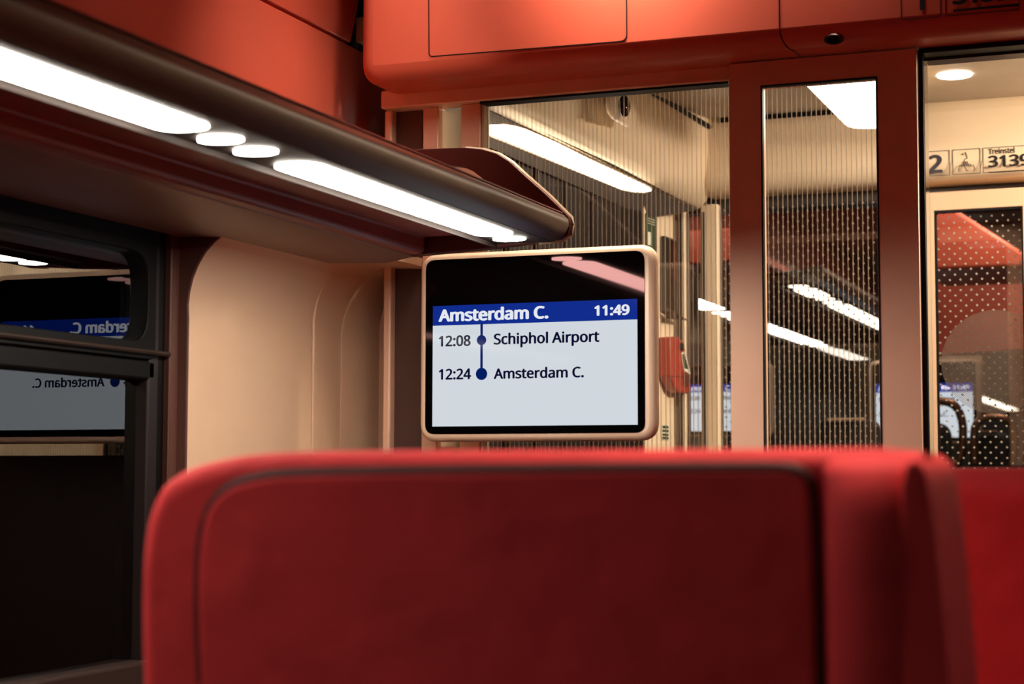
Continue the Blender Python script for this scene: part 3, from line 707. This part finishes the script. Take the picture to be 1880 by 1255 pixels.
k4 = sign3('train_number_sign', 1805, 1905, 'Treinstel 3139 plate lettering on the cream panel above the far door')
tq('caption', 'Treinstel', 1814.5, 1863, 282, 271, INK, k4, .025)
tq('numerals', '3139', 1814, 1891, 306, 283, INK, k4, .035)
bm = NB(); strip_xz(bm, [(SQ(1815, 300).x, YQ-.0004, SQ(1860, 314).z), (SQ(1905, 300).x, YQ-.0004, SQ(1860, 314).z)], YQ, .003, .0008); finish('underline', bm, INK, k4)
# lamps in the vestibule ceiling
c_ = PZ(1752.5, 137, zvc); e1 = PZ(1720, 138.5, zvc); 
dv = empty('downlight', (c_.x, c_.y, zvc-.003)); tag(dv, 'round glowing downlight in the vestibule ceiling', 'lamp')
rr = abs(e1.x-c_.x)
bm = NB(); disc(bm, (c_.x, c_.y, zvc-.003), (1, 0, 0), (0, 1, 0), rr, rr, (0, 0, .002)); finish('diffuser', bm, LAMPC, dv, smooth=False)
zl = zvc-.09
pl = [PZ(x, y, zl) for x, y in ((1470, 160), (1562, 234))]
er = PZ(1600, 236, zl)
xw = er.x-pl[1].x
cl = empty('ceiling_light', (lx0+.075 if False else pl[1].x+.075, 3.6, zl)); tag(cl, 'broad glowing ceiling light with rounded end, seen through the sliding door glass', 'lamp')
yend = PZ(1580, 238, zl).y
lx0 = PZ(1540, 217, zl).x
outl = rpoly([(lx0, 3.14), (lx0+.15, 3.14), (lx0+.15, yend), (lx0, yend)], [.02, .02, .07, .07], 8)
bm = NB(); prism(bm, [(p[0], p[1], zl) for p in outl], (0, 0, .01)); finish('diffuser', bm, LAMPV, cl, smooth=False)
cx_, cy_ = lx0+.075, (3.14+yend)/2
bm = NB(); prism(bm, [(cx_+(p[0]-cx_)*1.07, cy_+(p[1]-cy_)*1.02, zl+.004) for p in outl], (0, 0, .086)); finish('housing', bm, CREAM, cl, bevel=.004)

# far partition of the vestibule : posts, plain pane, dotted pane, framed dotted door
YW = 4.17
zf1 = zat(1500, 378, YW)
wfar = empty('wall_far', (-.7, YW, 0)); struct(wfar)
for a, b in ((1232, 1258), (1285, 1318)):
    bm = NB(); box(bm, X4(a, YW), X4(b, YW), YW, YW+.05, 0, zf1+.02); finish('post', bm, CREAM, wfar, bevel=.005)
bm = NB(); box(bm, X4(1287, YW-.01), X4(1292, YW-.01), YW-.006, YW, 0, zf1); finish('post_groove', bm, GREYD, wfar)
bm = NB(); box(bm, X4(1246, YW-.01), X4(1250, YW-.01), YW-.006, YW, 0, zf1); finish('post_groove', bm, GREYD, wfar)
bm = NB(); box(bm, X4(1660, YW), X4(1700, YW), YW, YW+.05, 0, zf1+.02); finish('post', bm, CREAM, wfar, bevel=.005)
w4 = empty('window_3', (X4(1270, YW), YW+.02, .2)); struct(w4)
bm = NB(); box(bm, X4(1258, YW), X4(1285, YW), YW+.02, YW+.026, .2, zf1+.01); finish('plain_pane', bm, PLAINGL, w4, smooth=False)
w5 = empty('window_4', (X4(1480, YW), YW+.02, .2)); struct(w5)
bm = NB(); box(bm, X4(1318, YW), X4(1662, YW), YW+.02, YW+.026, .2, zf1+.01); finish('dotted_pane', bm, DOTGL, w5, smooth=False)
# framed door
YO = 4.13
zo = zat(1750, 350, YO); zi = zat(1800, 383, YO)
dd = empty('door_4', (X4(1790, YO), YO, 0)); struct(dd)
xo0, xi0, xi1, xo1 = X4(1698, YO), X4(1716, YO), X4(1878, YO), X4(1902, YO)
bm = NB(); ringprism(bm, [(xo0, YO, 0), (xo1, YO, 0), (xo1, YO, zo), (xo0, YO, zo)], [(xi0, YO, .2), (xi1, YO, .2), (xi1, YO, zi), (xi0, YO, zi)], (0, .05, 0)); finish('door_frame', bm, BEIGE, dd, bevel=.006)
bm = NB(); box(bm, X4(1705, YO), X4(1708, YO), YO-.004, YO, 0, zo-.01); finish('frame_groove', bm, GREYD, dd)
bm = NB(); box(bm, xi0-.01, xi1+.01, YO+.02, YO+.026, .19, zi+.01); finish('dotted_pane', bm, DOTGL, dd, smooth=False)
bm = NB(); ringprism(bm, [(xi0-.001, YO+.001, .198), (xi1+.001, YO+.001, .198), (xi1+.001, YO+.001, zi+.001), (xi0-.001, YO+.001, zi+.001)], [(xi0+.003, YO+.001, .204), (xi1-.003, YO+.001, .204), (xi1-.003, YO+.001, zi-.004), (xi0+.003, YO+.001, zi-.004)], (0, .018, 0)); finish('gasket', bm, BLACK, dd)
bm = NB(); box(bm, xo1, 1.2, YO, YO+.1, 0, zo); struct(finish('wall_vestibule_right', bm, CREAM))
# big mesh-pattern sticker on the door glass
mc = PY(1828, 664, YO+.019)
bm = NB(); rr = abs(PY(1728, 664, YO+.019).x-mc.x)
pts = [(mc.x+rr*math.cos(t*math.pi/24), mc.z+rr*.98*math.sin(t*math.pi/24)) for t in range(48)]
pts = [(min(p[0], xi1-.002), p[1]) for p in pts]
ext(bm, pts, YO+.0185, YO+.0195); finish('mesh_sticker', bm, MESHGL, dd, smooth=False)

# ------------------------------------------------------------------ next compartment
struct(finish('ceiling_beyond', box(NB(), -1.7, 1.4, 4.28, 11.5, 2.25, 2.3), CEIL))
struct(finish('wall_beyond_left', box(NB(), -1.58, -1.52, 4.24, 11.5, 1.95, 2.25), RED))
struct(finish('wall_beyond_lower', box(NB(), -1.58, -1.54, 4.24, 11.5, 0, 1.95), GREYD))
struct(finish('wall_beyond_right', box(NB(), 1.2, 1.26, 4.2, 11.5, 0, 2.25), GREYD))
struct(finish('wall_end', box(NB(), -1.6, 1.3, 11.5, 11.56, 0, 2.25), GREYD))
bm = NB(); box(bm, -1.52, -1.25, 4.8, 8.2, 1.87, 1.89); struct(finish('trim_12', bm, RED))
# far rack with lamps: end disc, short oblong, two discs, long oblong, ...
yn = 4.87
lf = [(yn+.01, yn+.08), (yn+.11, yn+.36), (yn+.40, yn+.47), (yn+.51, yn+.58), (yn+.62, yn+1.62), (yn+1.68, yn+1.76), (yn+1.84, yn+2.8), (yn+2.86, yn+2.94)]
tgt = PY(1457, 522, yn+.045); base = Vector((q(948, 442)[0], 0, q(948, 442)[1]))
rf = make_rack('luggage_rack', yn, yn+3.0, lf, dx=tgt.x-base.x, dz=tgt.z-base.z, plate_far=False, lamp=LAMPFAR, wallx=-1.52)
tag(rf, 'distant luggage rack with bright oblong and round lamps, seen through the dotted glass', 'luggage rack', 'luggage racks')
t3 = PY(1790, 727, 9.3)
rg = make_rack('luggage_rack', 9.2, 11.4, [(9.25, 10.3), (10.4, 11.2)], dx=t3.x-base.x, dz=t3.z-base.z, plate_far=False, lamp=LAMPFAR, wallx=-1.52)  # rack added to draw a lamp streak that is a reflection
tag(rg, 'rack standing in for a reflection, its lamp a faint slanting streak behind the mesh sticker', 'luggage rack', 'luggage racks')
for nm, xx0, xx1, yy0, yy1, zz in (('trim_13', XR-.12, XR, -2.55, YE, 1.585), ('trim_14', -1.54, -1.505, yn, yn+3.0, 1.75), ('trim_16', -1.54, -1.36, 4.55, 4.67, 1.763), ('trim_15', -1.52, -1.3, 9.2, 11.4, 1.6)):
    bm = NB(); box(bm, xx0, xx1, yy0, yy1, 0, zz); struct(finish(nm, bm, GREYD))
# red lockers and sloping stair canopy
def slab(name, pts, Y, th, m, parent=None, bevel=.01, seg=3):
    bm = NB(); prism(bm, [PY(x, y, Y) for x, y in pts], (0, th, 0)); return finish(name, bm, m, parent, bevel=bevel, seg=seg)
lk = slab('overhead_locker', [(1108, 436), (1344, 416), (1352, 470), (1346, 480), (1290, 486), (1108, 484)], 4.55, .12, RED, bevel=.02)
tag(lk, 'bright red rounded locker seen between the cream posts of the far partition', 'locker')
cn = slab('stair_canopy', [(1690, 380), (1748, 380), (1884, 466), (1884, 490), (1690, 497)], 5.6, .5, RED, bevel=.012)
tag(cn, 'orange-red sloping canopy seen through the top of the dotted door', 'canopy')
pb = slab('red_screen_wall', [(1690, 499), (1884, 494), (1884, 640), (1690, 655)], 6.7, .04, RED, bevel=.004)
struct(pb)
pb.name = 'wall_beyond_partition'
# window-like dark frame beyond
fr_ = empty('partition_frame', PY(1760, 790, 6.6)); tag(fr_, 'thin beige frame around dark glass beyond the dotted door', 'frame')
for nm, pp in (('rail', [(1690, 655), (1802, 652), (1802, 658), (1690, 661)]), ('upright', [(1795, 658), (1802, 658), (1802, 1000), (1795, 1000)])):
    bm = NB(); prism(bm, [PY(x, y, 6.6) for x, y in pp], (0, .03, 0)); finish(nm, bm, BEIGE, fr_)
# distant screens; the second, smaller one is added in place of a reflection
def far_screen(name, px0, px1, pyt, Y, label, words=True):
    a, b = PY(px0, pyt, Y), PY(px1, pyt, Y); k = (b.x-a.x)/(xb-xa)
    def f(x, y):
        ref = PY(x, y, YT); return (a.x+(ref.x-xa)*k, a.z+(ref.z-ztp)*k)
    r_ = make_screen(name, a.x-(xa-X0s)*k, b.x+(X1s-xb)*k, a.z-(ztp-ZB)*k, a.z+(ZT-ztp)*k, Y, k)
    tag(r_, label, 'screen', 'distant information screens')
    Yf = Y-.0012*k
    picture(r_, a.x, b.x, a.z-(ztp-zbt)*k, a.z-(ztp-zmd)*k, a.z, Yf, k)
    words_on(r_, f, Yf-.001*k, k); return r_
far_screen('information_screen', 1607, 1786, 705, 6.3, 'distant lit screen with 11:49 header, seen through the dotted door beside the seat handles')
far_screen('information_screen', 1257, 1406, 706, 5.3, 'small lit screen standing in for a reflection, between the cream posts right of the extinguisher')
# dark seats with tubular grab handles
def far_seat(x0, x1, ytop, Y, label, handle=None, cut=None):
    zt_ = PY((x0+x1)/2, ytop, Y).z; a, b = PY(x0, ytop, Y).x, PY(x1, ytop, Y).x; cx = (a+b)/2; wd = b-a
    r_ = empty('dark_chair', (cx, Y+.3, 0)); tag(r_, label, 'seat', 'dark seats in the next compartment')
    bm = NB(); ext(bm, rpoly(rect(a, b, .32, zt_), [0, 0, .05, .05]), Y, Y+.09); finish('backrest', bm, DKSEAT, r_, bevel=.02)
    bm = NB(); box(bm, a+.02, b-.02, Y+.10, Y+.45, .32, .44); finish('seat_cushion', bm, DKSEAT, r_, bevel=.03)
    bm = NB(); box(bm, cx-wd*.3, cx+wd*.3, Y+.15, Y+.4, 0, .33); finish('pedestal', bm, GREYD, r_)
    bm = NB(); tube(bm, [(a+.04, Y-.004, zt_-.004), (b-.04, Y-.004, zt_-.004)], .006); finish('top_lit_line', bm, HANDLE if handle else BEIGE, r_)  # tube painted as the lit line along the seat top
    if handle:
        pts = smooth_poly([(x, y) for x, y in handle], 3)
        bm = NB(); tube(bm, [PY(x, y, Y-.03) for x, y in pts], .013, 12); finish('grab_handle', bm, HANDLE, r_)
    return r_
far_seat(1497, 1612, 768, 5.6, 'dark seat with painted lit top edge seen through the sliding door glass')
far_seat(1618, 1742, 775, 5.5, 'dark seat with arched bronze grab handle, left in the dotted door', [(1700, 738), (1735, 735), (1757, 745), (1768, 775), (1768, 810), (1762, 850), (1750, 850)])
far_seat(1776, 1856, 791, 5.5, 'dark seat with lower arched bronze handle, right in the dotted door', [(1790, 850), (1788, 800), (1791, 778), (1807, 766), (1840, 766), (1860, 778), (1864, 815), (1858, 856)])
far_seat(1874, 1990, 820, 5.5, 'dark seat at the right edge of the dotted door, topmost part only')

# ------------------------------------------------------------------ ceiling lamps of our compartment (above the frame), then added fill lights
def ceil_lamp(name, cx, cy, wx, wy, m, label, r=.05):
    t = empty(name, (cx, cy, ZC-.03)); tag(t, label, 'lamp')
    pts = rpoly([(cx-wx/2, cy-wy/2), (cx+wx/2, cy-wy/2), (cx+wx/2, cy+wy/2), (cx-wx/2, cy+wy/2)], r, 8)
    bm = NB(); prism(bm, [(p[0], p[1], ZC-.03) for p in pts], (0, 0, .01)); finish('diffuser', bm, m, t, smooth=False)
    bm = NB(); prism(bm, [(cx+(p[0]-cx)*1.1, cy+(p[1]-cy)*1.03, ZC-.022) for p in pts], (0, 0, .022)); finish('housing', bm, CREAM, t)
    return t
LC = emis('ceiling_strip_glow', (1.0, .80, .56), .4, raw=True)
ceil_lamp('ceiling_light', -1.12, 2.62, .12, .52, LC, 'long narrow ceiling light over the luggage rack, just above the view')
ceil_lamp('spotlight', -.93, YB-.045, .4, .06, LC, 'small ceiling light close to the red overhead panel, above the view', .035)
def area(name, loc, aim, sx, sy, power, col=(1, .82, .62), spread=180):
    l = bpy.data.lights.new(name, 'AREA'); l.shape = 'RECTANGLE'; l.size = sx; l.size_y = sy; l.energy = power; l.color = col; l.spread = math.radians(spread)
    o = bpy.data.objects.new(name, l); C.objects.link(o); o.location = loc
    d = (Vector(aim)-Vector(loc)).normalized(); o.rotation_euler = d.to_track_quat('-Z', 'Y').to_euler(); return o
ceil_lamp('ceiling_light', -.25, 1.24, .3, .3, LC, 'square ceiling light above the seats, beyond the top of the view')
area('seat_downlight', (-.25, 1.24, ZC-.035), (-.27, 1.24, 0), .25, .2, 1.3, col=(1, .84, .66), spread=48)
area('ceiling_washer', (-1.16, 2.66, ZC-.035), (-1.56, 2.86, 1.9), .08, .46, 1.45, col=(1, .86, .7), spread=85)
area('panel_washer', (-.93, YB-.04, ZC-.035), (-.93, YB, 1.6), .25, .03, 2.5, col=(1, .82, .6), spread=90)
area('panel_washer', (-.95, YB-.045, ZC-.035), (-.95, YB, 1.6), 1.0, .03, 1.6, col=(1, .88, .74), spread=90)
area('vestibule_fill', (.25, 3.75, zvc-.01), (-.6, 3.75, 1.2), .25, .4, 36, spread=140)  # added fill with no fixture, brightens the cove and cream bulkhead
area('vestibule_fill', (-.6, 3.7, zvc-.02), (-1.15, 3.7, 1.75), .08, .2, 9)  # second added fill, hidden behind the door stile, aimed at the cove
area('gap_fill', (-1.44, 3.5, 1.9), (-1.44, 3.30, 1.85), .05, .15, 3)  # added light behind the gap sheet, imitates vestibule light reaching it
area('next_car_fill', (-.6, 5.6, 2.24), (-.6, 5.6, 0), .5, 1.5, 6)  # unseen fill added to lift the reds beyond the dotted glass
area('next_car_fill', (-.6, 8.0, 2.24), (-.6, 8.0, 0), .5, 1.5, 4)  # same added fill, further down the next compartment
area('locker_fill', (-1.2, 4.36, 1.98), (-1.2, 4.55, 1.82), .3, .04, .5, col=(1, .8, .6))  # added fill hidden behind the header, brightens the red locker
area('canopy_fill', (-.45, 5.52, 2.2), (-.5, 5.6, 1.7), .1, .05, 2, col=(1, .75, .5))  # added fill that turns the canopy orange, no lamp there

# ------------------------------------------------------------------ world and colour management
w_ = bpy.data.worlds.new('night'); bpy.context.scene.world = w_; w_.use_nodes = True
w_.node_tree.nodes['Background'].inputs[0].default_value = (.002, .002, .003, 1)
vs = bpy.context.scene.view_settings; vs.view_transform = 'Standard'; vs.look = 'None'; vs.gamma = 1; vs.exposure = 0; vs.use_curve_mapping = False
cy = bpy.context.scene.cycles
cy.max_bounces = 10; cy.diffuse_bounces = 4; cy.glossy_bounces = 5; cy.transparent_max_bounces = 24; cy.caustics_reflective = False; cy.sample_clamp_indirect = 6
cy.use_denoising = True
